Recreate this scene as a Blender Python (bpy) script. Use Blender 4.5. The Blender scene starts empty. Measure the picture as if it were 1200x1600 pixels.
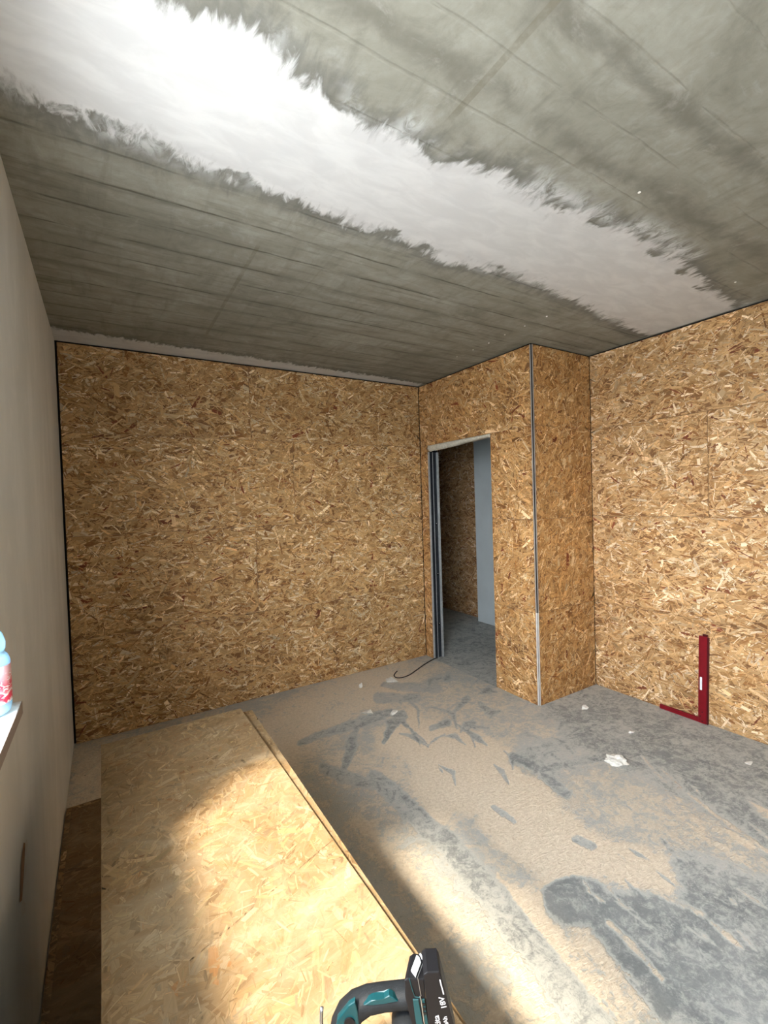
import bpy, bmesh, math, random
import numpy as np
from mathutils import Vector, Matrix
C = bpy.context.scene.collection
SC = bpy.context.scene

# ---------------------------------------------------------------- camera
CAMROT = np.array([[0.85132258, -0.5236758, -0.03183592],
                   [0.04004408, 0.00435451, 0.99918843],
                   [0.52311217, 0.85190651, -0.02467721]])   # rows: right, up, forward
FPX = 713.316
CAMZ = 1.52
cam = bpy.data.objects.new('camera', bpy.data.cameras.new('camera'))
C.objects.link(cam)
r_, u_, f_ = CAMROT
cam.matrix_world = Matrix(((r_[0], u_[0], -f_[0], 0), (r_[1], u_[1], -f_[1], 0), (r_[2], u_[2], -f_[2], CAMZ), (0, 0, 0, 1)))
cam.data.sensor_fit = 'VERTICAL'
cam.data.sensor_height = 36
cam.data.lens = FPX / 1600 * 36
cam.data.clip_start = 0.02
SC.camera = cam

# ---------------------------------------------------------------- light
SC.view_settings.view_transform = 'Standard'
SC.view_settings.look = 'None'
SC.view_settings.exposure = 1.62
SC.view_settings.gamma = 1
SUN_STRENGTH = 5.0
SKY_STRENGTH = 11.5
SUN_DIR = Vector((1.0, 0.28, -1.28)).normalized()

world = bpy.data.worlds.new('world'); SC.world = world
world.use_nodes = True
wn = world.node_tree; wn.nodes.clear()
wo = wn.nodes.new('ShaderNodeOutputWorld'); wb = wn.nodes.new('ShaderNodeBackground')
tc = wn.nodes.new('ShaderNodeTexCoord'); sp = wn.nodes.new('ShaderNodeSeparateXYZ'); cr = wn.nodes.new('ShaderNodeValToRGB')
mr = wn.nodes.new('ShaderNodeMapRange')
mr.inputs[1].default_value = -1; mr.inputs[2].default_value = 1
wn.links.new(tc.outputs['Generated'], sp.inputs[0]); wn.links.new(sp.outputs[2], mr.inputs[0]); wn.links.new(mr.outputs[0], cr.inputs[0])
cr.color_ramp.elements[0].position = 0.46; cr.color_ramp.elements[0].color = (0.40, 0.42, 0.43, 1)
cr.color_ramp.elements[1].position = 0.53; cr.color_ramp.elements[1].color = (1.0, 1.03, 1.06, 1)
for p_, c_ in ((.80, (.92, .98, 1.06, 1)), (.875, (.26, .31, .38, 1)), (1.0, (.08, .11, .16, 1))):
    e = cr.color_ramp.elements.new(p_); e.color = c_
wn.links.new(cr.outputs[0], wb.inputs[0]); wb.inputs[1].default_value = SKY_STRENGTH
wn.links.new(wb.outputs[0], wo.inputs[0])

sun = bpy.data.objects.new('sun', bpy.data.lights.new('sun', 'SUN')); C.objects.link(sun)
sun.data.energy = SUN_STRENGTH; sun.data.angle = math.radians(9); sun.data.color = (1.0, 0.90, 0.74)
sun.rotation_euler = SUN_DIR.to_track_quat('-Z', 'Y').to_euler()

# room measures
XL, XB, XD = -0.2236, 2.627, 3.297
YA, YC, YBACK = 3.575, 2.2156, -3.9
ZC = 2.610
WIN_Y0, WIN_Y1, WIN_Z0, WIN_Z1 = -0.80, 1.30, 1.055, 2.25
W2_Y0, W2_Y1 = -3.55, -2.75  # added rear opening, out of view, for extra daylight in the room
XOUT = XL - 0.40
DY0, DY1, DZ = 2.638, 3.459, 2.02
TB = 0.118        # partition thickness
PAN = 0.015       # sheet thickness

for nm, y0, y1 in (('window_daylight', WIN_Y0, WIN_Y1), ('added_rear_window_daylight', W2_Y0, W2_Y1)):
    portal = bpy.data.objects.new(nm, bpy.data.lights.new(nm, 'AREA')); C.objects.link(portal)
    portal.data.shape = 'RECTANGLE'; portal.data.size = y1 - y0; portal.data.size_y = WIN_Z1 - WIN_Z0
    portal.location = (XOUT - 0.01, (y0 + y1) / 2, (WIN_Z0 + WIN_Z1) / 2)
    portal.rotation_euler = Vector((1, 0, 0)).to_track_quat('-Z', 'Z').to_euler()
    portal.data.cycles.is_portal = True

# ---------------------------------------------------------------- helpers
def smooth(a, b, x):
    t = np.clip((x - a) / (b - a), 0, 1); return t * t * (3 - 2 * t)

class Noise2:
    def __init__(s, seed):
        s.t = np.random.default_rng(seed).random((256, 256))
    def __call__(s, x, y):
        xi = np.floor(x).astype(int); yi = np.floor(y).astype(int); fx = x - xi; fy = y - yi
        fx = fx * fx * (3 - 2 * fx); fy = fy * fy * (3 - 2 * fy); g = lambda a, b: s.t[a % 256, b % 256]
        return (g(xi, yi) * (1 - fx) + g(xi + 1, yi) * fx) * (1 - fy) + (g(xi, yi + 1) * (1 - fx) + g(xi + 1, yi + 1) * fx) * fy
def fbm(x, y, seed, octv=5):
    n = Noise2(seed); v = 0; a = .5; t = 0
    for o in range(octv):
        v = v + a * n(x * 2 ** o + 17.3 * o, y * 2 ** o + 5.1 * o); t += a; a *= .55
    return v / t

class N:
    """small node-tree writer"""
    def __init__(s, name, rough=0.6, spec=0.3, metallic=0.0, color=(.5, .5, .5)):
        s.m = bpy.data.materials.new(name); s.m.use_nodes = True; s.t = s.m.node_tree
        s.b = s.t.nodes['Principled BSDF']
        s.b.inputs['Roughness'].default_value = rough; s.b.inputs['Specular IOR Level'].default_value = spec
        s.b.inputs['Metallic'].default_value = metallic; s.b.inputs['Base Color'].default_value = (*color, 1)
    def n(s, k, **kw):
        nd = s.t.nodes.new(k)
        for a, v in kw.items(): setattr(nd, a, v)
        return nd
    def put(s, sock, v):
        if isinstance(v, bpy.types.NodeSocket): s.t.links.new(v, sock)
        elif isinstance(v, (tuple, list)): sock.default_value = (*v, 1) if (len(v) == 3 and sock.type == 'RGBA') else v
        else: sock.default_value = v
    def attr(s, name, out='Fac'):
        return s.n('ShaderNodeAttribute', attribute_name=name).outputs[out]
    def obj(s): return s.n('ShaderNodeTexCoord').outputs['Object']
    def mapv(s, v, scale=(1, 1, 1), rot=(0, 0, 0), loc=(0, 0, 0)):
        nd = s.n('ShaderNodeMapping'); s.put(nd.inputs[0], v); nd.inputs['Scale'].default_value = scale
        nd.inputs['Rotation'].default_value = rot; nd.inputs['Location'].default_value = loc; return nd.outputs[0]
    def noise(s, v, scale, detail=4, rough=.55, dist=0.0, out='Fac'):
        nd = s.n('ShaderNodeTexNoise'); s.put(nd.inputs['Vector'], v); nd.inputs['Scale'].default_value = scale
        nd.inputs['Detail'].default_value = detail; nd.inputs['Roughness'].default_value = rough; nd.inputs['Distortion'].default_value = dist
        return nd.outputs[out]
    def math(s, op, a, b=0.0, c=0.0, clamp=False):
        nd = s.n('ShaderNodeMath', operation=op, use_clamp=clamp)
        s.put(nd.inputs[0], a); s.put(nd.inputs[1], b); s.put(nd.inputs[2], c); return nd.outputs[0]
    def mr(s, v, a, b, c=0.0, d=1.0, kind='SMOOTHSTEP'):
        nd = s.n('ShaderNodeMapRange', interpolation_type=kind); s.put(nd.inputs[0], v)
        for i, q in enumerate((a, b, c, d)): s.put(nd.inputs[i + 1], q)
        return nd.outputs[0]
    def mix(s, f, a, b, mode='MIX'):
        nd = s.n('ShaderNodeMix', data_type='RGBA', blend_type=mode)
        s.put(nd.inputs[0], f); s.put(nd.inputs[6], a); s.put(nd.inputs[7], b); return nd.outputs[2]
    def ramp(s, v, stops):
        nd = s.n('ShaderNodeValToRGB'); s.put(nd.inputs[0], v); el = nd.color_ramp.elements
        while len(el) < len(stops): el.new(.5)
        for q, (p, c) in zip(el, stops): q.position = p; q.color = (*c, 1)
        return nd.outputs[0]
    def bump(s, h, strength=.3, dist=.01):
        nd = s.n('ShaderNodeBump'); s.put(nd.inputs['Height'], h); nd.inputs['Strength'].default_value = strength
        nd.inputs['Distance'].default_value = dist; s.t.links.new(nd.outputs[0], s.b.inputs['Normal'])
    def col(s, v): s.put(s.b.inputs['Base Color'], v)
    def rough(s, v): s.put(s.b.inputs['Roughness'], v)

def plain(name, color, rough=.6, spec=.3, metallic=0.0, var=.12, scale=25, bump=0.0, bscale=300):
    k = N(name, rough, spec, metallic)
    v = k.obj(); n = k.noise(v, scale, 5)
    f = k.mr(n, .3, .7, 1 - var, 1 + var, 'LINEAR')
    g = k.n('ShaderNodeCombineXYZ')
    for i in range(3): k.put(g.inputs[i], k.math('MULTIPLY', f, color[i]))
    k.col(g.outputs[0])
    if bump: k.bump(k.noise(v, bscale, 3), bump, .001)
    return k.m

def link(name, me, mat=None, parent=None):
    o = bpy.data.objects.new(name, me); C.objects.link(o)
    if mat is not None: me.materials.append(mat)
    if parent: o.parent = parent
    return o
def tag(o, label=None, cat=None, group=None, kind=None):
    if label: o['label'] = label
    if cat: o['category'] = cat
    if group: o['group'] = group
    if kind: o['kind'] = kind
    return o
def empty(name, loc, rz=0):
    o = bpy.data.objects.new(name, None); C.objects.link(o); o.location = loc; o.rotation_euler = (0, 0, rz); o.empty_display_size = .05
    return o
def bm_obj(name, bm, mat, parent=None, smooth_=False):
    me = bpy.data.meshes.new(name); bm.normal_update(); bm.to_mesh(me); bm.free()
    if smooth_:
        for p in me.polygons: p.use_smooth = True
    return link(name, me, mat, parent)
def add_box(bm, x0, x1, y0, y1, z0, z1, bev=0, seg=2):
    r = bmesh.ops.create_cube(bm, size=1)
    vs = r['verts']
    bmesh.ops.scale(bm, vec=(x1 - x0, y1 - y0, z1 - z0), verts=vs)
    bmesh.ops.translate(bm, vec=((x0 + x1) / 2, (y0 + y1) / 2, (z0 + z1) / 2), verts=vs)
    if bev:
        es = list({e for v in vs for e in v.link_edges})
        bmesh.ops.bevel(bm, geom=es, offset=bev, segments=seg, profile=.5, affect='EDGES')
def boxes(name, lst, mat, parent=None, bev=0):
    bm = bmesh.new()
    for b in lst: add_box(bm, *b, bev=bev)
    return bm_obj(name, bm, mat, parent)
def add_tube(bm, pts, rad, seg=10, ry=None, caps=True, power=2.0, up=None):
    """sweep a (super)ellipse along pts; rad, ry may be lists"""
    pts = [Vector(p) for p in pts]; n = len(pts)
    ra = rad if isinstance(rad, (list, tuple)) else [rad] * n
    rb = ra if ry is None else (ry if isinstance(ry, (list, tuple)) else [ry] * n)
    rings = []; ref = Vector(up) if up else None
    for i, p in enumerate(pts):
        t = (pts[min(i + 1, n - 1)] - pts[max(i - 1, 0)]).normalized()
        if up: b = Vector(up).normalized(); a = b.cross(t).normalized(); b = t.cross(a)
        else:
            if ref is None: ref = Vector((0, 0, 1)) if abs(t.z) < .9 else Vector((1, 0, 0))
            a = ref.cross(t).normalized(); b = t.cross(a); ref = b
        ring = []
        for k in range(seg):
            th = 2 * math.pi * k / seg; c, s = math.cos(th), math.sin(th)
            c = math.copysign(abs(c) ** (2 / power), c); s = math.copysign(abs(s) ** (2 / power), s)
            ring.append(bm.verts.new(p + a * c * ra[i] + b * s * rb[i]))
        rings.append(ring)
    for i in range(n - 1):
        for k in range(seg):
            bm.faces.new((rings[i][k], rings[i][(k + 1) % seg], rings[i + 1][(k + 1) % seg], rings[i + 1][k]))
    if caps:
        bm.faces.new(rings[0][::-1]); bm.faces.new(rings[-1])
def add_prism(bm, poly, y0, y1, bev=0, seg=2):
    """poly: (x, z) outline extruded along y"""
    a = [bm.verts.new((x, y0, z)) for x, z in poly]; b = [bm.verts.new((x, y1, z)) for x, z in poly]
    n = len(poly); fs = [bm.faces.new(a), bm.faces.new(b[::-1])]
    for i in range(n): fs.append(bm.faces.new((a[i], b[i], b[(i + 1) % n], a[(i + 1) % n])))
    if bev:
        es = list({e for f in fs[:2] for e in f.edges})
        bmesh.ops.bevel(bm, geom=es, offset=bev, segments=seg, profile=.6, affect='EDGES')
def add_lathe(bm, prof, seg=32, cx=0, cy=0):
    rings = [[bm.verts.new((cx + r * math.cos(2 * math.pi * k / seg), cy + r * math.sin(2 * math.pi * k / seg), z)) for k in range(seg)] for r, z in prof]
    for i in range(len(prof) - 1):
        for k in range(seg): bm.faces.new((rings[i][k], rings[i][(k + 1) % seg], rings[i + 1][(k + 1) % seg], rings[i + 1][k]))
    return rings

# ---------------------------------------------------------------- OSB: pressed wood strands as real faces
PAL_WALL = np.array([[.56, .35, .150], [.48, .285, .110], [.38, .205, .070], [.66, .46, .235], [.27, .125, .038], [.80, .64, .40], [.20, .055, .020], [.52, .31, .125], [.60, .38, .165]])
PAL_WALL = PAL_WALL * np.array([.95, .93, .95])
W_WALL = np.array([.18, .18, .13, .13, .09, .10, .014, .13, .12])
PAL_DESK = np.array([[.56, .395, .205], [.60, .43, .23], [.53, .35, .165], [.64, .49, .29], [.47, .30, .135], [.58, .42, .20], [.52, .27, .10]])
PAL_DESK = PAL_DESK * np.array([.84, .83, .95])
PAL_DESK = (PAL_DESK * .95 + PAL_DESK[:6].mean(0) * .05) * np.array([.53, .49, .40])
W_DESK = np.array([.24, .22, .18, .14, .09, .12, .025])
CLS_WALL = [(700, .08, .17, .016, .040, 0.0, .5), (1500, .040, .13, .006, .018, .0006, .5), (1000, .03, .11, .002, .0075, .0010, .5), (1300, .012, .055, .0010, .0032, .0014, .5)]
CLS_DESK = [(1500, .03, .08, .008, .024, 0.0, .15), (4600, .010, .045, .0015, .007, .0002, .15), (4200, .004, .018, .0005, .0016, .0004, .3)]
def osb_sheet(name, origin, au, av, an, w, h, seed, mat, parent, pal=PAL_WALL, wt=W_WALL, cls=CLS_WALL, mean=0.0, spread=.6, th=PAN, dens=1.0, tint=1.0, relief=1.0, dark=(.10, .05, .02), fines_dark=.62, extra=None):
    """sheet occupying origin + u*au + v*av, front face along an; strands laid on the front"""
    rg = np.random.default_rng(seed)
    V = [];  FC = []; G = []; T = []
    for ci, (n, l0, l1, w0, w1, hz, jz) in enumerate(cls):
        k = int(n * w * h * dens)
        cu = rg.random(k) * w; cv = rg.random(k) * h
        ang = np.where(rg.random(k) < .25, rg.random(k) * math.pi, rg.normal(mean, spread, k))
        L = l0 + (l1 - l0) * rg.random(k) ** 1.6; W = w0 + (w1 - w0) * rg.random(k) ** 1.5
        st = np.array([-.5, 0.05, .5]); bend = rg.normal(0, .022, k) * L
        P = np.zeros((k, 6, 3)); g = np.zeros((k, 6, 3))
        for j, (si, side) in enumerate([(0, 1), (1, 1), (2, 1), (2, -1), (1, -1), (0, -1)]):
            ll = L * (st[si] + rg.uniform(-.09, .09, k)) ; ww = W * .5 * side * (rg.uniform(.45, 1.0, k) if si != 1 else rg.uniform(.85, 1.1, k))
            wc = ww + (bend if si == 1 else 0)
            P[:, j, 0] = np.clip(cu + ll * np.cos(ang) - wc * np.sin(ang), 0.0006, w - .0006)
            P[:, j, 1] = np.clip(cv + ll * np.sin(ang) + wc * np.cos(ang), 0.0006, h - .0006)
            g[:, j, 0] = ll; g[:, j, 1] = wc
        g += (rg.random((k, 1, 3)) * 50)
        zz = hz + rg.random(k) * .0010 * jz * 2
        tu = rg.normal(0, .012, k) * relief; tv = rg.normal(0, .03, k) * relief
        dz = (P[:, :, 0] - cu[:, None]) * (tu * np.cos(ang) - tv * np.sin(ang))[:, None] + (P[:, :, 1] - cv[:, None]) * (tu * np.sin(ang) + tv * np.cos(ang))[:, None]
        P[:, :, 2] = th + .0003 + np.clip((zz[:, None] + dz) * relief, 0, .003)
        c = pal[rg.choice(len(pal), k, p=wt / wt.sum())] * (rg.normal(1, .17, k)[:, None]).clip(.55, 1.5)
        if ci == len(cls) - 1:
            dk = rg.random(k) < fines_dark; c[dk] = np.array(dark) * rg.uniform(.8, 2.6, dk.sum())[:, None]  # dark fines, which also paint the shadow lines between strands
        V.append(P.reshape(-1, 3)); G.append(g.reshape(-1, 3)); FC.append(np.repeat(c * tint, 6, 0)); T.append(k)
    if extra is not None: V.append(extra[0]); G.append(extra[0] * 3); FC.append(np.repeat(extra[1], 6, 0)); T.append(len(extra[1]))
    # core box: 6 faces with own vertices
    b = np.array([[0, 0, 0], [w, 0, 0], [w, h, 0], [0, h, 0], [0, 0, th], [w, 0, th], [w, h, th], [0, h, th]])
    qf = [(4, 5, 6, 7), (3, 2, 1, 0), (0, 1, 5, 4), (1, 2, 6, 5), (2, 3, 7, 6), (3, 0, 4, 7)]
    bv = np.array([b[i] for f in qf for i in f]); bc = np.zeros((24, 3)); bc[:4] = np.array(dark) * 2.2 if relief == 1.0 else pal.mean(0) * .92; bc[4:] = (.44, .28, .13)
    V = np.concatenate(V + [bv]); FC = np.concatenate(FC + [bc]); G = np.concatenate(G + [bv * 3])
    k = sum(T)
    M = np.array([au, av, an], float); W3 = V @ M + np.array(origin, float)
    flip = np.dot(np.cross(M[0], M[1]), M[2]) < 0
    me = bpy.data.meshes.new(name)
    nv = len(V); me.vertices.add(nv); me.vertices.foreach_set('co', W3.astype(np.float32).ravel())
    idx = np.arange(nv).reshape(-1)
    fl = idx[:k * 6].reshape(k, 6); bq = idx[k * 6:].reshape(6, 4)
    fl = fl[:, ::-1]      # strands were wound clockwise
    if flip: fl = fl[:, ::-1]; bq = bq[:, ::-1]
    lv = np.concatenate([fl.ravel(), bq.ravel()])
    me.loops.add(len(lv)); me.loops.foreach_set('vertex_index', lv.astype(np.int32))
    me.polygons.add(k + 6)
    ls = np.concatenate([np.arange(k) * 6, k * 6 + np.arange(6) * 4]); me.polygons.foreach_set('loop_start', ls.astype(np.int32))
    me.polygons.foreach_set('loop_total', np.concatenate([np.full(k, 6), np.full(6, 4)]).astype(np.int32))
    a = me.attributes.new('strand_color', 'FLOAT_COLOR', 'POINT'); a.data.foreach_set('color', np.c_[FC, np.ones(nv)].astype(np.float32).ravel())
    a = me.attributes.new('grain', 'FLOAT_VECTOR', 'POINT'); a.data.foreach_set('vector', G.astype(np.float32).ravel())
    me.update(calc_edges=True)
    return link(name, me, mat, parent)

def osb_mat(name, haze=0.0, amp=.32):
    k = N(name, .62, .28)
    g = k.attr('grain', 'Vector'); c = k.attr('strand_color', 'Color')
    n = k.noise(k.mapv(g, (14, 420, 1)), 1, 3, .6)
    f = k.mr(n, .25, .75, 1 - amp, 1 + amp * .8, 'LINEAR')
    cc = k.n('ShaderNodeVectorMath', operation='SCALE'); k.put(cc.inputs[0], c); k.put(cc.inputs['Scale'], f)
    o = k.obj()
    big = k.mr(k.noise(o, 2.2, 4), .3, .7, .93, 1.07, 'LINEAR')
    c2 = k.n('ShaderNodeVectorMath', operation='SCALE'); k.put(c2.inputs[0], cc.outputs[0]); k.put(c2.inputs['Scale'], big)
    out = c2.outputs[0]
    if haze:
        m = k.math('MULTIPLY', k.mr(k.noise(k.mapv(o, (2.0, 3.2, 1), (0, 0, .4)), 1.5, 8, .68, .9), .42, .72), haze)
        out = k.mix(m, out, (.37, .30, .195))
    k.col(out); k.bump(n, .25, .0006)
    return k.m
M_OSB = osb_mat('osb_strands')
M_OSB_DESK = osb_mat('osb_bench_strands', haze=.5, amp=.2)
M_OSB_LOW = osb_mat('osb_floor_sheet_strands', haze=.5, amp=.2)

# ---------------------------------------------------------------- plain materials
M_DARK = plain('shadow_gap_board', (.012, .011, .012), .9, .1)  # near-black colour carries the shade of the gaps between boards
M_BOARD = plain('grey_plasterboard', (.55, .61, .63), .8, .15, var=.05, scale=4)
M_STUD = plain('galvanised_steel', (.50, .52, .53), .45, .5, .4, var=.15, scale=40)
M_STUD_SHADE = plain('galvanised_steel_shaded', (.045, .05, .06), .35, .5, .7, var=.2, scale=30)  # same steel as the flanges, with the web's shade put into the colour
M_WOOL = plain('mineral_wool', (.62, .60, .52), .95, .05, var=.2, scale=60, bump=.8, bscale=180)
M_WHITEPL = plain('white_plaster_chip', (.72, .70, .64), .85, .1, var=.12, scale=60)
M_STRIP = plain('gypsum_edge', (.62, .60, .58), .8, .1, var=.1)
M_STRIPD = plain('gypsum_edge_grey', (.34, .32, .30), .8, .1, var=.1)
M_RED = plain('red_anodised', (.19, .0025, .009), .38, .45, .15, var=.10, scale=30)
M_REDD = plain('dark_red_edge', (.07, .002, .005), .4, .4, .1)
M_STICK = plain('white_sticker', (.78, .78, .80), .5, .3)
M_TEAL = plain('teal_plastic', (.001, .030, .036), .42, .4, var=.08, bump=.1)
M_RUB = plain('black_rubber', (.008, .0095, .011), .62, .18, var=.2, scale=90, bump=.35, bscale=600)
M_BLK = plain('black_plastic', (.005, .005, .006), .5, .2, var=.1)
M_SILV = plain('silver_label', (.42, .45, .47), .4, .4, .2)
M_LETT = plain('printed_lettering', (.26, .26, .27), .5, .2)
M_STEEL = plain('steel', (.45, .46, .48), .3, .5, .9)
M_TIMBER = plain('raw_timber', (.42, .28, .14), .75, .2, var=.25, scale=14)
M_CABLE = plain('brown_strap', (.055, .045, .04), .7, .2)
M_SILL = plain('white_sill', (.80, .80, .78), .45, .4, var=.03)
M_SILLE = plain('sill_edge', (.30, .26, .24), .6, .3, var=.08)
M_FRAME = plain('white_pvc', (.78, .78, .78), .4, .4, var=.02)
M_STRAW = plain('pale_straw', (.62, .55, .42), .8, .2)
M_TORN = plain('torn_paper_brown', (.36, .22, .14), .9, .1, var=.2)
M_TORNW = plain('torn_paper_white', (.62, .60, .56), .9, .1, var=.1)

# painted plaster (left wall)
k = N('painted_plaster_wall', .85, .15); o = k.obj()
n1 = k.noise(k.mapv(o, (1, 1.2, .35)), 3.2, 6, .6, .3); n2 = k.noise(o, 9, 5)
c = k.mix(k.mr(n1, .35, .7), (.60, .615, .60), (.69, .70, .685)); c = k.mix(k.mr(n2, .5, .75, 0, .35), c, (.74, .745, .73))
k.col(c); k.bump(k.noise(o, 260, 4), .35, .0012); M_PLASTER = k.m

# ---------------------------------------------------------------- floor with sawdust
def px_of(X, Y, Z):
    P = np.stack([X, Y, np.full_like(X, Z) - CAMZ], -1) @ CAMROT.T
    d = np.where(P[..., 2] > .15, P[..., 2], .15)
    return 600 + FPX * P[..., 0] / d, 800 - FPX * P[..., 1] / d, P[..., 2] > .15
def poly_sd(u, v, poly):
    """signed distance, positive inside"""
    best = np.full(u.shape, 1e9); ins = np.zeros(u.shape, bool); n = len(poly)
    for i in range(n):
        x0, y0 = poly[i]; x1, y1 = poly[(i + 1) % n]; dx, dy = x1 - x0, y1 - y0
        t = np.clip(((u - x0) * dx + (v - y0) * dy) / (dx * dx + dy * dy), 0, 1)
        best = np.minimum(best, np.hypot(u - x0 - t * dx, v - y0 - t * dy))
        if y0 != y1:
            cnd = ((y0 > v) != (y1 > v)) & (u < (x1 - x0) * (v - y0) / (y1 - y0) + x0); ins ^= cnd
    return np.where(ins, best, -best)
def line_d(u, v, pts):
    best = np.full(u.shape, 1e9); w = np.zeros(u.shape)
    for (x0, y0, r0), (x1, y1, r1) in zip(pts[:-1], pts[1:]):
        dx, dy = x1 - x0, y1 - y0; t = np.clip(((u - x0) * dx + (v - y0) * dy) / (dx * dx + dy * dy + 1e-9), 0, 1)
        d = np.hypot(u - x0 - t * dx, v - y0 - t * dy) / (r0 + (r1 - r0) * t); best = np.minimum(best, d)
    return best     # 1 at the stroke's edge
def grid_mesh(name, xs, ys, z, flip=False):
    X, Y = np.meshgrid(xs, ys, indexing='ij'); nx, ny = X.shape
    me = bpy.data.meshes.new(name); me.vertices.add(nx * ny)
    me.vertices.foreach_set('co', np.stack([X, Y, np.full_like(X, z)], -1).astype(np.float32).ravel())
    i = np.arange(nx * ny).reshape(nx, ny)
    q = np.stack([i[:-1, :-1], i[1:, :-1], i[1:, 1:], i[:-1, 1:]], -1).reshape(-1, 4)
    if flip: q = q[:, ::-1]
    me.loops.add(q.size); me.loops.foreach_set('vertex_index', q.astype(np.int32).ravel())
    me.polygons.add(len(q)); me.polygons.foreach_set('loop_start', (np.arange(len(q)) * 4).astype(np.int32)); me.polygons.foreach_set('loop_total', np.full(len(q), 4, np.int32))
    me.update(calc_edges=True)
    return me, X, Y
def fattr(me, name, arr):
    a = me.attributes.new(name, 'FLOAT', 'POINT'); a.data.foreach_set('value', arr.astype(np.float32).ravel())

xs = np.concatenate([np.arange(XL - .4, XL, .05), np.arange(XL, 3.35, .009), np.arange(3.35, 5.6, .04)])
ys = np.concatenate([np.arange(YBACK - .2, .4, .05), np.arange(.4, 3.62, .009), np.arange(3.62, 6.2, .04)])
me, X, Y = grid_mesh('floor', xs, ys, 0)
U, Vv, front = px_of(X, Y, 0)
wx = (fbm(X * 7, Y * 7, 1) - .5) * 30; wy = (fbm(X * 7, Y * 7, 2) - .5) * 30
U2, V2 = U + wx, Vv + wy
# density of sawdust 0..1
D = np.full(X.shape, .40)
def area(poly, val, soft=26, amt=1.0):
    global D
    f = smooth(-soft, soft, poly_sd(U2, V2, poly)) * amt; D = D * (1 - f) + val * f
def stroke(pts, val, soft=.35, amt=1.0):
    global D
    f = (1 - smooth(1 - soft, 1 + soft, line_d(U + wx * .25, Vv + wy * .25, pts))) * amt; D = D * (1 - f) + val * f
area([(350, 1160), (560, 1020), (700, 1040), (600, 1110), (480, 1180), (440, 1230)], .66, 30)
area([(120, 1170), (350, 1110), (420, 1200), (700, 1600), (60, 1600)], .64, 30)
# main pale drift
area([(640, 1110), (760, 1150), (830, 1215), (930, 1290), (1010, 1330), (1060, 1360), (1090, 1400), (1020, 1400), (930, 1370), (870, 1390), (850, 1430), (880, 1500), (760, 1380), (700, 1290), (620, 1210), (590, 1150)], .93, 22)
area([(560, 1270), (640, 1330), (760, 1450), (880, 1600), (760, 1600), (650, 1420), (540, 1290)], .66, 20)
area([(730, 1330), (800, 1390), (870, 1480), (960, 1600), (900, 1600), (800, 1470)], .85, 16)
area([(860, 1480), (940, 1450), (1010, 1500), (1060, 1600), (930, 1600)], .60, 26)
# swept grey zone to the right
area([(860, 1085), (1000, 1085), (1250, 1180), (1250, 1330), (1150, 1300), (1040, 1230), (930, 1180), (840, 1130)], .16, 30)
area([(1060, 1290), (1250, 1320), (1250, 1650), (1080, 1650), (1010, 1540), (930, 1440), (960, 1395), (1060, 1410)], .12, 22)
area([(930, 1190), (1040, 1240), (1200, 1330), (1260, 1400), (1060, 1330), (970, 1290)], .48, 18)
area([(1165, 1235), (1215, 1250), (1215, 1290), (1180, 1270)], .8, 10, .7)
# scuffed patches
area([(480, 1190), (560, 1170), (640, 1180), (660, 1215), (600, 1240), (520, 1225)], .55, 16)
area([(560, 1240), (620, 1250), (640, 1290), (600, 1300), (555, 1270)], .50, 16)
area([(700, 1260), (745, 1270), (760, 1300), (850, 1370), (840, 1395), (790, 1390), (740, 1350), (700, 1300)], .44, 18)
area([(640, 1060), (770, 1060), (800, 1110), (880, 1140), (840, 1180), (760, 1140), (690, 1125), (650, 1090)], .52, 18)
area([(810, 1150), (880, 1160), (900, 1200), (850, 1210), (800, 1190)], .26, 14)
area([(880, 1200), (960, 1200), (1000, 1260), (1020, 1320), (940, 1310), (880, 1260), (850, 1230)], .46, 18)
area([(848, 1395), (880, 1378), (915, 1374), (945, 1392), (1000, 1400), (1030, 1440), (960, 1430), (1000, 1490), (1060, 1560), (1040, 1600), (960, 1500), (920, 1445), (880, 1450), (850, 1425)], .0, 8)
area([(680, 1480), (760, 1470), (800, 1540), (770, 1580), (700, 1560)], .42, 20)
area([(1010, 1385), (1090, 1420), (1200, 1440), (1200, 1600), (1120, 1600), (1020, 1470)], .12, 14)
# boards dragged along the floor
stroke([(585, 1215, 13), (640, 1265, 15), (700, 1320, 18), (770, 1400, 21), (840, 1490, 24), (930, 1610, 30)], .17, .22)
stroke([(470, 1160, 5), (560, 1130, 7), (610, 1112, 5)], .22)
stroke([(600, 1158, 3), (612, 1130, 9), (628, 1118, 7)], .12)
stroke([(618, 1115, 3), (636, 1134, 4)], .15)
stroke([(539, 1200, 4), (550, 1165, 9), (556, 1140, 4)], .14)
stroke([(505, 1200, 7), (540, 1215, 9), (580, 1225, 9)], .2)
stroke([(800, 1180, 5), (835, 1197, 7)], .12)
stroke([(845, 1212, 5), (865, 1225, 9), (885, 1240, 7)], .1)
stroke([(835, 1205, 3), (880, 1193, 5), (930, 1186, 5), (960, 1184, 4)], .14)
stroke([(732, 1142, 3), (745, 1152, 5), (760, 1165, 2)], .15)
stroke([(1062, 1345, 3), (1080, 1365, 7), (1098, 1385, 8)], .1)
stroke([(900, 1308, 6), (925, 1322, 7)], .2)
stroke([(770, 1262, 4), (785, 1272, 6), (802, 1284, 4)], .3)
stroke([(675, 1136, 5), (700, 1128, 5)], .2)
stroke([(712, 1110, 3), (730, 1092, 5)], .2); stroke([(750, 1100, 3), (765, 1112, 6)], .2)
stroke([(600, 1070, 5), (680, 1075, 9)], .34); stroke([(590, 1090, 7), (650, 1092, 7)], .3)
stroke([(1000, 1180, 2), (1060, 1250, 3), (1110, 1310, 4)], .55, amt=.7)
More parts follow.
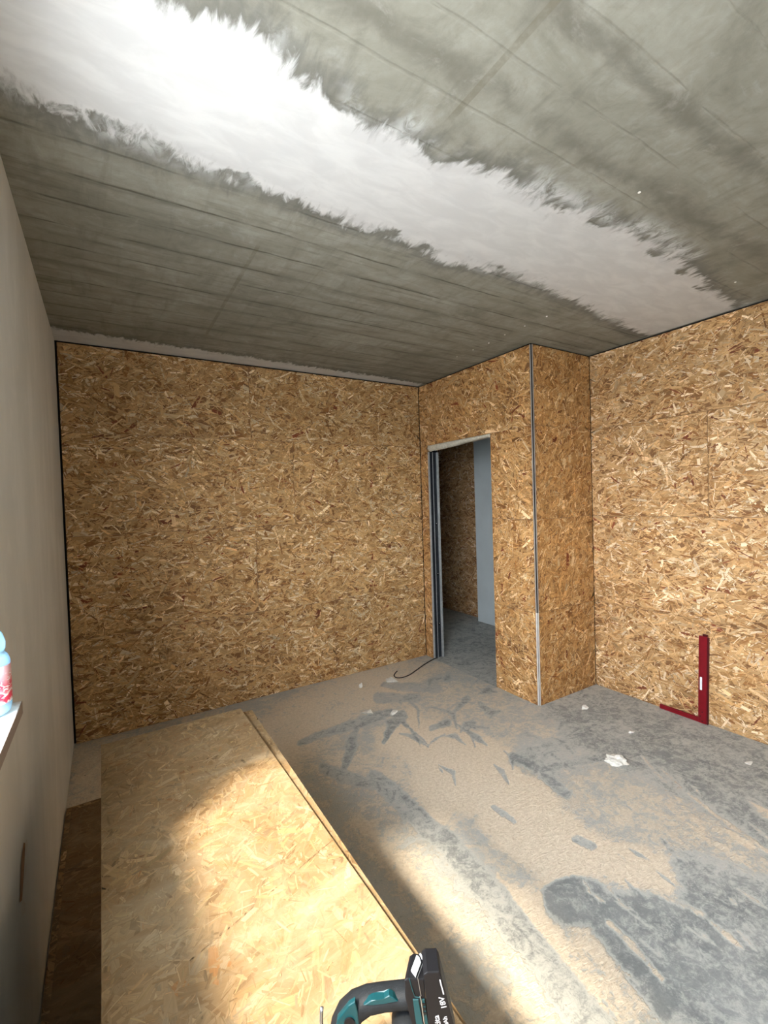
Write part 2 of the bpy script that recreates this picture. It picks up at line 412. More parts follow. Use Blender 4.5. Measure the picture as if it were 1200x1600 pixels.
stroke([(1075, 1240, 2), (1140, 1290, 3), (1200, 1330, 3)], .6, amt=.7)
stroke([(1040, 1180, 8), (1110, 1240, 12), (1200, 1300, 16)], .05, amt=.7)
stroke([(990, 1375, 3), (1050, 1405, 6), (1100, 1430, 5)], .62, amt=.8)
stroke([(1110, 1440, 3), (1140, 1465, 6), (1160, 1480, 3)], .7, amt=.8)
stroke([(950, 1440, 4), (985, 1475, 6), (1035, 1530, 4)], .75, amt=.8)
stroke([(1140, 1300, 4), (1175, 1325, 6)], .7, amt=.8)
stroke([(880, 1120, 12), (950, 1110, 18)], .1, amt=.6); stroke([(920, 1140, 5), (965, 1120, 6)], .08)
rs = random.Random(4)
for i in range(26):      # short scuffs of shoes and boards in the dust before the doorway
    a_, b_ = rs.uniform(600, 890), rs.uniform(1060, 1200); L_ = rs.uniform(8, 55); an_ = rs.choice((-.7, .35, .6)) + rs.uniform(-.3, .3)
    stroke([(a_, b_, 1), (a_ + L_ * rs.uniform(.3, .7) * math.cos(an_), b_ + L_ * .5 * math.sin(an_), rs.uniform(1.5, 5.5)), (a_ + L_ * math.cos(an_ + .3), b_ + L_ * math.sin(an_ + .3), 1)], .10, .7, .8)
for i in range(60):
    a_, b_ = rs.uniform(880, 1190), rs.uniform(1180, 1560); L_ = rs.uniform(15, 70); an_ = .75 + rs.uniform(-.25, .2)
    stroke([(a_, b_, 1), (a_ + L_ * .5 * math.cos(an_), b_ + L_ * .5 * math.sin(an_), rs.uniform(1.5, 4)), (a_ + L_ * math.cos(an_), b_ + L_ * math.sin(an_), 1)], rs.choice((.05, .6, .55)), .5, .7)
dist_room = np.where(X > XB + .02, 1., 0.)
D = np.where((X > XB) | (Y < .1) | ~front, np.where(X > XB, np.minimum(D, .22), .4), D)
D = D + (fbm(X * 4, Y * 4, 5) - .5) * .22
fattr(me, 'sawdust', D)
floor = link('floor', me); tag(floor, kind='structure')
k = N('dusty_screed', .85, .12)
o = k.obj(); d = k.attr('sawdust')
# warped coordinates for scuffs
nA = k.math('ADD', k.math('MULTIPLY', k.noise(o, 13, 8, .7, 1.2), .6), k.math('MULTIPLY', k.noise(k.mapv(o, (1, 1, 1), (0, 0, .8)), 44, 5, .7, 1.6), .4))
nB = k.noise(k.mapv(o, (10, 26, 1), (0, 0, .65)), 2.2, 6, .62, .6)
nF = k.noise(o, 190, 3, .7)
v = k.math('ADD', d, k.math('MULTIPLY', k.math('SUBTRACT', nA, .5), 1.9))
v = k.math('ADD', v, k.math('MULTIPLY', k.math('SUBTRACT', nB, .5), .42))
v = k.math('ADD', v, k.math('MULTIPLY', k.math('SUBTRACT', nF, .5), .25))
mask = k.mr(v, .36, .60)
film = k.mr(v, -.06, .36, .10, .92)
conc = k.ramp(k.noise(o, 5.5, 8, .6, .2), [(.3, (.135, .148, .152)), (.5, (.20, .212, .210)), (.7, (.28, .29, .28))])
conc = k.mix(k.mr(k.noise(o, 120, 4, .7), .35, .7, 0, .35), conc, (.30, .31, .30))
dustc = k.mix(k.noise(o, 22, 4), (.46, .46, .425), (.54, .535, .49))
sandc = k.mix(k.mr(k.noise(o, 60, 5, .7), .35, .65), (.66, .555, .42), (.78, .675, .53))
sandc = k.mix(k.mr(k.noise(o, 420, 2, .6), .55, .75, 0, .5), sandc, (.46, .35, .24))
cc = k.mix(film, conc, dustc); cc = k.mix(k.math('MULTIPLY', mask, k.mr(d, .2, .75, .45, 1.0)), cc, sandc)
k.col(cc)
# ridged dust relief
wv = k.noise(k.mapv(o, (30, 75, 1), (0, 0, -.5)), 1.0, 3, .5, 1.6)
hgt = k.math('ADD', k.math('MULTIPLY', mask, k.math('ADD', -.4, k.math('MULTIPLY', wv, 2.0))), k.math('MULTIPLY', nF, .25))
k.bump(hgt, .7, .005)
me.materials.append(k.m)

# ---------------------------------------------------------------- ceiling
xs = np.concatenate([np.arange(XL - .4, XL, .05), np.arange(XL, 3.35, .012), np.arange(3.35, 5.6, .06)])
ys = np.concatenate([np.arange(YBACK - .2, .2, .06), np.arange(.2, 3.62, .012), np.arange(3.62, 6.2, .06)])
me, X, Y = grid_mesh('ceiling', xs, ys, ZC, flip=True)
elo = np.interp(X, [-.3, .17, .27, .46, .66, .83, .98, 1.2, 1.46, 1.79, 2.02, 2.32, 2.99, 3.3], [1.06, 1.08, 1.05, 1.08, 1.14, 1.14, 1.14, 1.10, 1.13, 1.10, 1.08, 1.10, 1.19, 1.22])
ehi = np.interp(X, [-.3, -.18, -.05, .11, .29, .49, .73, 1.03, 1.4, 1.76, 2.31, 2.93, 3.3], [1.52, 1.52, 1.55, 1.56, 1.57, 1.56, 1.59, 1.61, 1.65, 1.59, 1.63, 1.73, 1.75])
jag = (fbm(X * 12, Y * 2.5, 8) - .5) * .07 + (fbm(X * 5, Y * 2, 9) - .5) * .06
s = np.minimum((Y - elo) + jag, (ehi - Y) + jag * .8)
for cx_, cy_, rx_, ry_ in ((.02, 1.50, .10, .035), (.17, 1.53, .06, .05), (.42, 1.54, .05, .03), (.60, 1.12, .05, .03), (1.05, 1.56, .04, .035), (1.25, 1.58, .05, .03), (1.62, 1.56, .06, .03), (1.75, 1.12, .07, .03), (2.2, 1.14, .08, .03), (2.5, 1.17, .08, .025), (2.75, 1.22, .07, .02), (.95, 1.14, .05, .03)):
    s = s - .07 * np.exp(-((X - cx_) / rx_) ** 2 - ((Y - cy_) / ry_) ** 2)
e2 = np.interp(X, [-.3, -.16, .18, 1.01, 2.16, 2.7], [3.30, 3.36, 3.37, 3.40, 3.45, 3.50])
s2 = (Y - e2) + (fbm(X * 3, Y * 12, 10) - .5) * .05
s = np.where((X < XB) & (Y < YA + .02), np.maximum(s, s2), s)
s = np.where(X > XD, -1, s)
fattr(me, 'plaster', s)
# smears just outside the near edge
sm = np.exp(-((Y - (elo - .035)) / .05) ** 2) * smooth(.45, .62, fbm(X * 3.5, Y * 3, 12)) + .8 * np.exp(-((Y - (ehi - .03)) / .05) ** 2) * smooth(.5, .65, fbm(X * 4, Y * 3, 13))
fattr(me, 'smear', sm)
ceil = link('ceiling', me); tag(ceil, kind='structure')
k = N('raw_concrete_ceiling', .8, .15); o = k.obj()
sepc = k.n('ShaderNodeSeparateXYZ'); k.put(sepc.inputs[0], o)
base = k.ramp(k.noise(k.mapv(o, (1.3, 2.4, 1)), 1.6, 9, .66, .9), [(.28, (.19, .186, .150)), (.5, (.28, .277, .235)), (.72, (.37, .37, .325))])
mott = k.noise(o, 34, 6, .65); base = k.mix(k.mr(mott, .35, .7, 0, .45), base, (.25, .245, .205))
far = k.mr(sepc.outputs[1], 1.2, 1.9, .12, 1.0); streak = k.noise(k.mapv(o, (1.1, 16, 1)), 2.2, 7, .62, .25); base = k.mix(k.math('MULTIPLY', k.mr(streak, .5, .72, 0, .6), far), base, (.13, .125, .10))
lt = k.noise(k.mapv(o, (1.0, 9, 1), (0, 0, .02)), 3, 6, .6, .3); base = k.mix(k.math('MULTIPLY', k.mr(lt, .55, .75, 0, .45), far), base, (.36, .36, .32))
cross = k.noise(k.mapv(o, (9, 1.6, 1), (0, 0, .75)), 2.0, 6, .6, .5); base = k.mix(k.mr(cross, .5, .72, 0, .35), base, (.15, .145, .12))
# formwork seams along x every 0.165 m
ywob = k.math('ADD', sepc.outputs[1], k.math('MULTIPLY', k.math('SUBTRACT', k.noise(k.mapv(o, (1, .2, 1)), 5, 3), .5), .022))
md = k.math('ABSOLUTE', k.math('SUBTRACT', k.math('FRACT', k.math('DIVIDE', k.math('ADD', ywob, .03), .166)), .5))
seam = k.math('MULTIPLY', k.mr(md, .455, .492), k.mr(k.noise(k.mapv(o, (1.5, 9, 1)), 3, 4), .38, .6))
band = k.math('MULTIPLY', k.mr(md, .20, .49), k.mr(k.noise(k.mapv(o, (.8, 6, 1)), 2.2, 5), .42, .62, 0, .5))
fb = k.mr(k.math('ABSOLUTE', k.math('SUBTRACT', k.math('ADD', sepc.outputs[1], k.math('MULTIPLY', k.math('SUBTRACT', k.noise(o, 3.5, 6, .7, .8), .5), .16)), .90)), .06, .0); fb2 = k.mr(k.math('ABSOLUTE', k.math('SUBTRACT', k.math('ADD', sepc.outputs[1], k.math('MULTIPLY', k.math('SUBTRACT', k.noise(k.mapv(o, (1, 1, 1), (0, 0, 1)), 3.1, 6, .7, .8), .5), .18)), .66)), .05, .0)
base = k.mix(k.math('MULTIPLY', k.math('MAXIMUM', fb, fb2), k.mr(k.noise(o, 6, 5, .65), .3, .6, .15, .7)), base, (.135, .13, .105))
blot = k.noise(k.mapv(o, (1, 1, 1), (0, 0, .9)), 9, 8, .72, .7); base = k.mix(k.mr(blot, .48, .68, 0, .42), base, (.17, .165, .135)); base = k.mix(k.mr(blot, .46, .30, 0, .35), base, (.42, .42, .385))
base = k.mix(k.math('MULTIPLY', band, far), base, (.15, .145, .12)); base = k.mix(k.math('MULTIPLY', seam, k.math('MULTIPLY', far, .75)), base, (.085, .078, .06))
# sheet joints running along y
for x0, wd, y0, y1 in ((.895, .012, .4, 1.05), (.60, .010, 1.9, 3.1), (.915, .006, 1.95, 2.55)):
    dx = k.math('ABSOLUTE', k.math('SUBTRACT', sepc.outputs[0], x0))
    f = k.math('MULTIPLY', k.mr(dx, wd, wd * .5 if wd < .01 else wd * .8), k.math('MULTIPLY', k.mr(sepc.outputs[1], y0, y0 + .05), k.mr(sepc.outputs[1], y1, y1 - .05)))
    base = k.mix(k.math('MULTIPLY', k.math('MULTIPLY', f, k.mr(k.noise(o, 14, 4, .7), .3, .6, .25, 1.0)), .62 if wd > .006 else .3), base, (.17, .155, .115))
pl = k.attr('plaster'); smr = k.attr('smear')
ne = k.noise(k.mapv(o, (17, 6, 1), (0, 0, .25)), 1.3, 7, .62, 1.0)
pv = k.math('ADD', pl, k.math('MULTIPLY', k.math('SUBTRACT', ne, .5), .19))
pm = k.mr(pv, -.016, .028)
wet = k.math('MULTIPLY', k.mr(pv, -.10, -.01), .55)
base = k.mix(wet, base, (.11, .112, .105))
thin = k.math('MULTIPLY', smr, k.mr(k.noise(k.mapv(o, (13, 6, 1), (0, 0, .5)), 1.5, 7, .68, 1.3), .36, .60), clamp=True)
base = k.mix(k.math('MULTIPLY', thin, .9), base, (.60, .62, .62))
white = k.mix(k.mr(k.noise(k.mapv(o, (2, 5, 1)), 3, 5, .6, .5), .35, .7), (.57, .575, .575), (.65, .655, .65))
gry = k.math('MULTIPLY', k.math('MULTIPLY', k.mr(pv, .09, .02), k.mr(k.noise(k.mapv(o, (16, 5, 1)), 2.0, 5, .6, .6), .52, .68)), .6)
white = k.mix(gry, white, (.34, .345, .34))
k.col(k.mix(pm, base, white))
k.bump(k.math('ADD', k.math('MULTIPLY', pm, 1.2), k.math('MULTIPLY', k.math('SUBTRACT', 1.0, pm), k.math('ADD', k.math('MULTIPLY', mott, .5), k.math('MULTIPLY', seam, -1.5)))), .35, .004)
me.materials.append(k.m)
boxes('ceiling_slab', [(XOUT, 5.6, YBACK - .2, 6.2, ZC + .02, ZC + .25)], plain('slab', (.3, .3, .27), .9), ceil)
boxes('floor_slab', [(XOUT, 5.6, YBACK - .2, 6.2, -.25, -.01)], plain('slab_low', (.3, .3, .3), .9), floor)

# ---------------------------------------------------------------- walls
wl = boxes('wall_left', [(XOUT, XL, WIN_Y1, YA + .1, 0, ZC), (XOUT, XL, W2_Y1, WIN_Y0, 0, ZC), (XOUT, XL, YBACK, W2_Y0, 0, ZC),
                         (XOUT, XL, WIN_Y0, WIN_Y1, 0, WIN_Z0), (XOUT, XL, WIN_Y0, WIN_Y1, WIN_Z1, ZC),
                         (XOUT, XL, W2_Y0, W2_Y1, 0, WIN_Z0), (XOUT, XL, W2_Y0, W2_Y1, WIN_Z1, ZC)], M_PLASTER)
tag(wl, kind='structure')
for nm, y0, y1 in (('window_1', WIN_Y0, WIN_Y1), ('added_window_2', W2_Y0, W2_Y1)):  # the second frame belongs to the added rear window
    wf = boxes(nm, [(XOUT + .03, XOUT + .10, y0, y0 + .06, WIN_Z0 + .04, WIN_Z1), (XOUT + .03, XOUT + .10, y1 - .06, y1, WIN_Z0 + .04, WIN_Z1),
                    (XOUT + .03, XOUT + .10, y0, y1, WIN_Z0 + .04, WIN_Z0 + .10), (XOUT + .03, XOUT + .10, y0, y1, WIN_Z1 - .06, WIN_Z1)], M_FRAME)
    tag(wf, kind='structure')
# torn patch on the plaster below the sill
bm = bmesh.new()
pp = [(1.475, .525), (1.50, .56), (1.53, .60), (1.575, .618), (1.60, .60), (1.575, .565), (1.54, .53), (1.51, .505)]
f = bm.faces.new([bm.verts.new((XL + .0015, y, z)) for y, z in pp]); bmesh.ops.recalc_face_normals(bm, faces=[f])
tp = bm_obj('torn_patch', bm, M_TORN, wl)
bm = bmesh.new()
for pp in ([(1.60, .60), (1.635, .595), (1.64, .57), (1.60, .56)], [(1.555, .535), (1.60, .545), (1.61, .53), (1.57, .515)], [(1.49, .50), (1.52, .50), (1.56, .46), (1.55, .44), (1.50, .47)]):
    bm.faces.new([bm.verts.new((XL + .0012, y, z)) for y, z in pp])
bm_obj('plaster_filler', bm, M_TORNW, wl)

wbk = boxes('wall_behind_camera', [(XOUT, XD + .2, YBACK - .12, YBACK, 0, ZC)], M_BOARD); tag(wbk, kind='structure')

GAP = .012; ZT = ZC - GAP
COURSES = [(0.0, .675), (.675, 1.35), (1.35, 2.025), (2.025, ZT)]
# back wall A (plane y = YA faces -y)
wa = boxes('wall_back', [(XL, XB + .11, YA + PAN, YA + .12, 0, ZC)], M_DARK); tag(wa, kind='structure')
seed = 100
A0, A1 = XL + .012, XB - .004
joints = [[1.66], [1.01], [1.338], [1.0]]
for (z0, z1), js in zip(COURSES, joints):
    xsj = [A0] + js + [A1]
    for a, b in zip(xsj[:-1], xsj[1:]):
        seed += 1
        osb_sheet('osb_sheet', (a + .0006, YA + PAN, z0 + .0006), (1, 0, 0), (0, 0, 1), (0, -1, 0), b - a - .0012, z1 - z0 - .0012, seed, M_OSB, wa,
                  tint=random.Random(seed).uniform(.94, 1.05) * (.95 if z0 > 2 else 1))
# partition B (plane x = XB faces -x)
wbm = boxes('wall_right', [(XB + PAN, XB + TB, YC + PAN, DY0, 0, ZC), (XB + PAN + .02, XB + TB, DY1 + .004, YA + .12, 0, ZC), (XB + PAN, XB + TB, DY0, DY1 + .004, DZ + .015, ZC)], M_DARK)
tag(wbm, kind='structure')
for z0, z1 in COURSES:
    segs = [(YC + .016, YA - .006)] if z0 > 2 else [(YC + .016, DY0), (DY1, YA - .006)]
    for a, b in segs:
        seed += 1
        osb_sheet('osb_sheet', (XB + PAN, a + .0006, z0 + .0006), (0, 1, 0), (0, 0, 1), (-1, 0, 0), b - a - .0012, z1 - z0 - .0012, seed, M_OSB, wbm, mean=.5 if z0 != .675 else -.3, spread=.7, tint=np.array([1.04, .97, .90]))
# return C (plane y = YC faces -y)
wc = boxes('wall_return', [(XB + PAN, XD + .02, YC + PAN, YC + .11, 0, ZC)], M_DARK); tag(wc, kind='structure')
for z0, z1 in COURSES:
    seed += 1
    osb_sheet('osb_sheet', (XB + .016, YC + PAN, z0 + .0006), (1, 0, 0), (0, 0, 1), (0, -1, 0), XD - XB - .020, z1 - z0 - .0012, seed, M_OSB, wc, mean=.9, spread=.8, tint=np.array([.90, .80, .68]), dens=1.1)
# right wall D (plane x = XD faces -x)
wd = boxes('wall_far_right', [(XD + PAN, XD + .13, YBACK, YC + .05, 0, ZC)], M_DARK); tag(wd, kind='structure')
jd = [[1.05], [.2], [1.4], [.6]]
for (z0, z1), js in zip(COURSES, jd):
    ysj = [YC - .003] + [js[0] if 0 else js[0]] + [-1.0]
    for b, a in zip(ysj[:-1], ysj[1:]):
        seed += 1
        osb_sheet('osb_sheet', (XD + PAN, a + .0006, z0 + .0006), (0, 1, 0), (0, 0, 1), (-1, 0, 0), b - a - .0012, z1 - z0 - .0012, seed, M_OSB, wd, mean=-.05, spread=.65, tint=np.array([1.0, .99, 1.04]))
boxes('plasterboard_lining', [(XD, XD + PAN, YBACK, -1.0, 0, ZC)], M_BOARD, wd)
# corner of the boxed-in partition: pale board edges either side of a groove whose shade is a near-black strip
for nm, zz0, zz1, wdt, mt in (('corner_edge_upper', .675, ZT, .007, M_STRIPD), ('corner_edge_lower', 0.002, .675, .0105, M_STRIP)):
    boxes(nm, [(XB, XB + .003, YC + .0155 - wdt, YC + .0155, zz0, zz1)], mt, wbm)
    boxes(nm, [(XB + .0155 - wdt, XB + .0155, YC, YC + .003, zz0, zz1)], mt, wc)
boxes('corner_groove_shade', [(XB + .004, XB + .016, YC + .004, YC + .016, 0, ZT)], M_DARK, wbm)

# ---------------------------------------------------------------- doorway
stud = empty('metal_stud', (XB, DY1, 0)); tag(stud, 'tall galvanised steel stud lining the left side of the open doorway', 'steel stud')
def rel(lst, o): return [(a - o[0], b - o[0], c - o[1], d - o[1], e, f) for a, b, c, d, e, f in lst]
sb = rel([(XB + .018, XB + .100, DY1 + .001, DY1 + .003, 0, 1.965)], (XB, DY1))
boxes('stud_web', sb, M_STUD_SHADE, stud)
boxes('stud_flange', rel([(XB + .001, XB + .017, DY1 - .010, DY1 + .002, 0, 1.965)], (XB, DY1)), M_STUD, stud)
boxes('stud_flange', rel([(XB + .101, XB + .118, DY1 - .014, DY1 + .002, 0, 1.965)], (XB, DY1)), M_STUD, stud)
boxes('stud_rib', rel([(XB + .055, XB + .060, DY1 - .003, DY1 + .001, 0, 1.965)], (XB, DY1)), M_STUD, stud)
for z in (.32, .80, 1.28):
    bm = bmesh.new(); add_tube(bm, [(.078, -.0045, z), (.078, .001, z)], .011, 14); bm_obj('punched_hole', bm, M_BLK, stud)
    bm = bmesh.new(); add_tube(bm, [(.078, -.0065, z + .006), (.078, .001, z + .006)], .004, 10); bm_obj('screw', bm, M_STRIP, stud)
# wool strip under the lintel
bm = bmesh.new(); rng = random.Random(5); nn = 40
top = []; rows = []
for i in range(nn + 1):
    t = i / nn; y = DY0 + .004 + (DY1 - DY0 - .006) * t
    sag = .020 + .030 * smooth(.1, .9, np.array(t)).item() + rng.uniform(-.005, .005)
    prof = [(XB + .002, DZ + .004), (XB - .003 + rng.uniform(-.002, .002), DZ - sag * .55), (XB + .015, DZ - sag), (XB + .05, DZ - sag * .8 + rng.uniform(-.003, .003)), (XB + .09, DZ - sag * .7), (XB + .112, DZ - sag * .5), (XB + .114, DZ + .004)]
    rows.append([bm.verts.new((x, y, z)) for x, z in prof])
for i in range(nn):
    for j in range(6): bm.faces.new((rows[i][j], rows[i + 1][j], rows[i + 1][j + 1], rows[i][j + 1]))
bm.faces.new(rows[0]); bm.faces.new(rows[-1][::-1])
for i in range(nn): bm.faces.new((rows[i][0], rows[i][6], rows[i + 1][6], rows[i + 1][0]))
bmesh.ops.recalc_face_normals(bm, faces=bm.faces)
ws = bm_obj('insulation_strip', bm, M_WOOL, smooth_=True); tag(ws, 'off-white fluffy insulation strip under the top of the doorway', 'insulation')
# room beyond
HX = 4.0
wh = boxes('wall_hall_far', [(HX + PAN, HX + .12, 2.3, 5.9, 0, ZC)], M_DARK); tag(wh, kind='structure')
for z0, z1 in ((0, .675), (.675, 1.35), (1.35, 2.025), (2.025, 2.6)):
    seed += 1
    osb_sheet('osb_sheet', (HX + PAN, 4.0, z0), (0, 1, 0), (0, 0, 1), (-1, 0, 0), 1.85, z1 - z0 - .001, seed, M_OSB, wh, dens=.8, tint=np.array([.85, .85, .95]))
wp = boxes('wall_hall_partition', [(3.87, 3.99, 2.42, 4.171, 0.004, ZC)], M_BOARD); tag(wp, kind='structure')
wq = boxes('wall_hall_end', [(XB + .11, HX + .12, 5.85, 5.97, 0, ZC)], M_BOARD); tag(wq, kind='structure')
wr = boxes('wall_hall_near', [(XB + TB + .001, HX, 2.30, 2.42, 0, ZC)], M_BOARD); tag(wr, kind='structure')
ws_ = boxes('wall_hall_side', [(XB, XB + .11, YA + .121, 5.85, 0, ZC)], M_BOARD); tag(ws_, kind='structure')

# ---------------------------------------------------------------- window sill and bottle
SZ = 1.087
sill = boxes('window_sill', [(XOUT + .101, XL - .0005, WIN_Y0 + .001, WIN_Y1 - .001, SZ - .028, SZ), (XL, XL + .046, WIN_Y0 - .05, 1.327, SZ - .028, SZ)], M_SILL)
tag(sill, 'white window sill board projecting from the left wall', 'window sill')
boxes('sill_edge', [(XL + .046, XL + .0475, WIN_Y0 - .05, 1.327, SZ - .028, SZ - .0005)], M_SILLE, sill)

BX, BY = -.2275, 1.27
bot = empty('water_bottle', (BX, BY, SZ)); tag(bot, 'clear blue plastic bottle with red and white label on the window sill', 'bottle')
bm = bmesh.new()
prof = [(.0, .001), (.030, .001), (.0365, .008), (.0385, .020), (.0385, .030), (.0372, .034), (.0385, .040), (.0385, .115), (.0372, .120), (.0345, .128), (.0295, .134), (.0320, .142), (.0325, .155), (.029, .170), (.022, .186), (.015, .200), (.0125, .208), (.0125, .222)]
add_lathe(bm, [(r0 * 1.09, z0) for r0, z0 in prof], 40); kk = N('blue_clear_plastic', .12, .5, 0, (.55, .80, .95))
kk.b.inputs['Transmission Weight'].default_value = .55; kk.b.inputs['IOR'].default_value = 1.2
bm_obj('bottle_body', bm, kk.m, bot, True)
bm = bmesh.new(); add_lathe(bm, [(.0423, .028), (.0426, .030), (.0426, .106), (.0423, .108)], 40)
kk = N('red_label', .4, .4); oo = kk.obj(); sz = kk.n('ShaderNodeSeparateXYZ'); kk.put(sz.inputs[0], oo)
ang = kk.math('ARCTAN2', sz.outputs[1], sz.outputs[0])
wav = kk.math('ADD', sz.outputs[2], kk.math('MULTIPLY', kk.math('SINE', kk.math('MULTIPLY', ang, 9)), .004))
cb = kk.ramp(kk.mr(wav, .028, .108, 0, 1, 'LINEAR'), [(0, (.85, .85, .85)), (.08, (.75, .04, .10)), (.24, (.80, .05, .12)), (.27, (.9, .85, .85)), (.31, (.85, .25, .32)), (.44, (.75, .03, .09)), (.60, (.86, .3, .36)), (.86, (.9, .55, .6))])
scr = kk.mr(kk.noise(kk.mapv(oo, (60, 60, 130)), 1, 2, .4, 1.4), .57, .62)
kk.col(kk.mix(scr, cb, (.92, .88, .88))); bm_obj('bottle_label', bm, kk.m, bot, True)
bm = bmesh.new(); add_lathe(bm, [(.0, .238), (.0145, .238), (.0155, .236), (.0155, .220), (.0130, .219)], 30); bmesh.ops.recalc_face_normals(bm, faces=bm.faces)
bm_obj('bottle_cap', bm, plain('blue_cap', (.05, .15, .5), .4), bot, True)

# ---------------------------------------------------------------- work bench: two loose sheets on added, unseen crates
BZ = .670
def sheet_quad(name, cornersL, top, th, seed, mat, label, cat, group=None, **kw):
    """cornersL: origin (x,y), rotation about z, width, length"""
    (ox, oy), rz, w, l = cornersL
    root = osb_sheet(name, (0, 0, 0), (1, 0, 0), (0, 1, 0), (0, 0, 1), w, l, seed, mat, None, th=th - .0006, **kw)
    root.location = (ox, oy, top - th); root.rotation_euler = (0, 0, rz)
    return tag(root, label, cat, group)
rg_ = np.random.default_rng(77); ex = []; ec = []
for i in range(70):
    t = rg_.random(); cx = .105 + .375 * t + .036; cy = .915 + .135 * t + .36; a_ = .345 + rg_.normal(0, .25) + (.5 if i % 3 else 0); L_ = rg_.uniform(.003, .010); w_ = rg_.uniform(.0004, .0009)
    ex += [[cx + L_ * l_ * math.cos(a_) - w_ * s_ * math.sin(a_), cy + L_ * l_ * math.sin(a_) + w_ * s_ * math.cos(a_), .0160] for l_, s_ in ((-.5, 1), (0, 1), (.5, 1), (.5, -1), (0, -1), (-.5, -1))]
    ec.append(np.array([.22, .14, .07]) * rg_.uniform(.8, 1.6))
sheet_quad('osb_board', ((-.032, -.36), 0.004, .498, 2.30), BZ, .015, 901, M_OSB_DESK, 'wide pale strand board lying on top as a workbench, dusted with sawdust', 'strand board', 'strand boards',
           pal=PAL_DESK, wt=W_DESK, cls=CLS_DESK, mean=.9, spread=.9, relief=.08, dark=(.16, .09, .04), fines_dark=.45, extra=(np.array(ex), np.array(ec)))
sheet_quad('osb_board', ((-.034, -.36), -.0185, .493, 2.305), BZ - .0165, .015, 902, M_OSB_DESK, 'second strand board under the workbench board, showing as a thin strip along its right edge', 'strand board', 'strand boards',
           pal=PAL_DESK, wt=W_DESK, cls=CLS_DESK, mean=1.5, spread=.5, relief=.18, dark=(.16, .09, .04))
def crate(y0, y1, label):  # added, unseen supports that also block light under the bench
    ym = (y0 + y1) / 2; h = BZ - .0325 - .0355
    r = empty('added_timber_crate', (.21, ym, .0355)); tag(r, label, 'crate'); hy = (y1 - y0) / 2
    for sx in (-1, 1):
        boxes('side_panel', [(sx * .19 - .009, sx * .19 + .009, -hy, hy, i * h / 5 + .002, (i + 1) * h / 5 - .002) for i in range(5)], M_TIMBER, r, bev=.0015)
    for sy in (-1, 1):
        boxes('end_panel', [(-.18, .18, sy * (hy - .012) - .009, sy * (hy - .012) + .009, i * h / 5 + .002, (i + 1) * h / 5 - .002) for i in range(5)], M_TIMBER, r, bev=.0015)
        for sx in (-1, 1): boxes('corner_post', [(sx * .160 - .018, sx * .160 + .018, sy * (hy - .042) - .018, sy * (hy - .042) + .018, 0, h)], M_TIMBER, r)
    boxes('top_panel', [(-.18, .18, -hy + .03, hy - .03, h - .02, h - .003)], M_TIMBER, r)
crate(1.02, 1.80, 'added timber crate, unseen under the far half of the workbench board')
crate(.06, .98, 'added timber crate, unseen under the near half of the workbench board')
# sheets lying flat on the floor between the bench and the wall
sheet_quad('osb_board', ((-.2232 + .004, .30), 0, .62, 2.50), .0165, .015, 903, M_OSB_LOW, 'lowest strand board on the floor, its thin edge showing along the left wall', 'strand board', 'strand boards', dens=.6, tint=1.9, pal=PAL_DESK * .8, wt=W_DESK, cls=CLS_DESK, relief=.2)
sheet_quad('osb_board', ((-.196, .24), 0, .61, 2.50), .033, .015, 904, M_OSB_LOW, 'upper of two dark strand boards lying on the floor against the left wall', 'strand board', 'strand boards', dens=.6, pal=PAL_DESK * .8, wt=W_DESK, cls=CLS_DESK, relief=.2)

# ---------------------------------------------------------------- cordless saw on the bench (local: x right of view, y away, z up)
YAW = 0.5506855; DR = .640
saw = empty('cordless_saw', (math.sin(YAW) * DR, math.cos(YAW) * DR, BZ + .001), -YAW); tag(saw, 'teal and black cordless power saw with black battery, standing on the workbench board', 'power saw')
Z = lambda z: z - BZ - .001     # heights were measured from the floor
zz = lambda L: [(x, Z(z)) for x, z in L]
hp = [(-.0834, .744), (-.0800, .766), (-.0735, .782), (-.0625, .7945), (-.0450, .8030), (-.0222, .8065), (.0073, .8085), (.022, .8085)]
bm = bmesh.new(); add_tube(bm, [(x, 0, Z(z)) for x, z in hp], [.021, .0205, .0190, .0165, .0145, .0138, .0140, .0145], 24, ry=[.021, .021, .0195, .018, .0165, .016, .016, .017], power=2.4, up=(0, 1, 0))
handle = bm_obj('handle', bm, M_RUB, saw, True)
bm = bmesh.new(); add_prism(bm, zz([(-.0925, .7700), (-.0885, .7950), (-.0720, .8145), (-.0625, .8205), (-.0590, .8070), (-.0575, .7847), (-.062, .765)]), -.0185, -.010, .002, 2)
bm_obj('teal_shell', bm, M_TEAL, saw)
bm = bmesh.new(); add_prism(bm, zz([(-.0508, .8125), (-.0398, .8195), (-.0326, .8202), (-.0217, .8208), (-.0144, .8258), (-.009, .8228), (-.0021, .8166), (-.0219, .8145), (-.0355, .8122)]), -.0165, -.006, .001, 1)
bm_obj('trigger', bm, M_TEAL, saw)
bm = bmesh.new(); add_tube(bm, [(-.071, -.0205, Z(.792)), (-.071, -.012, Z(.792))], .0075, 20); bm_obj('speed_dial', bm, M_BLK, saw)
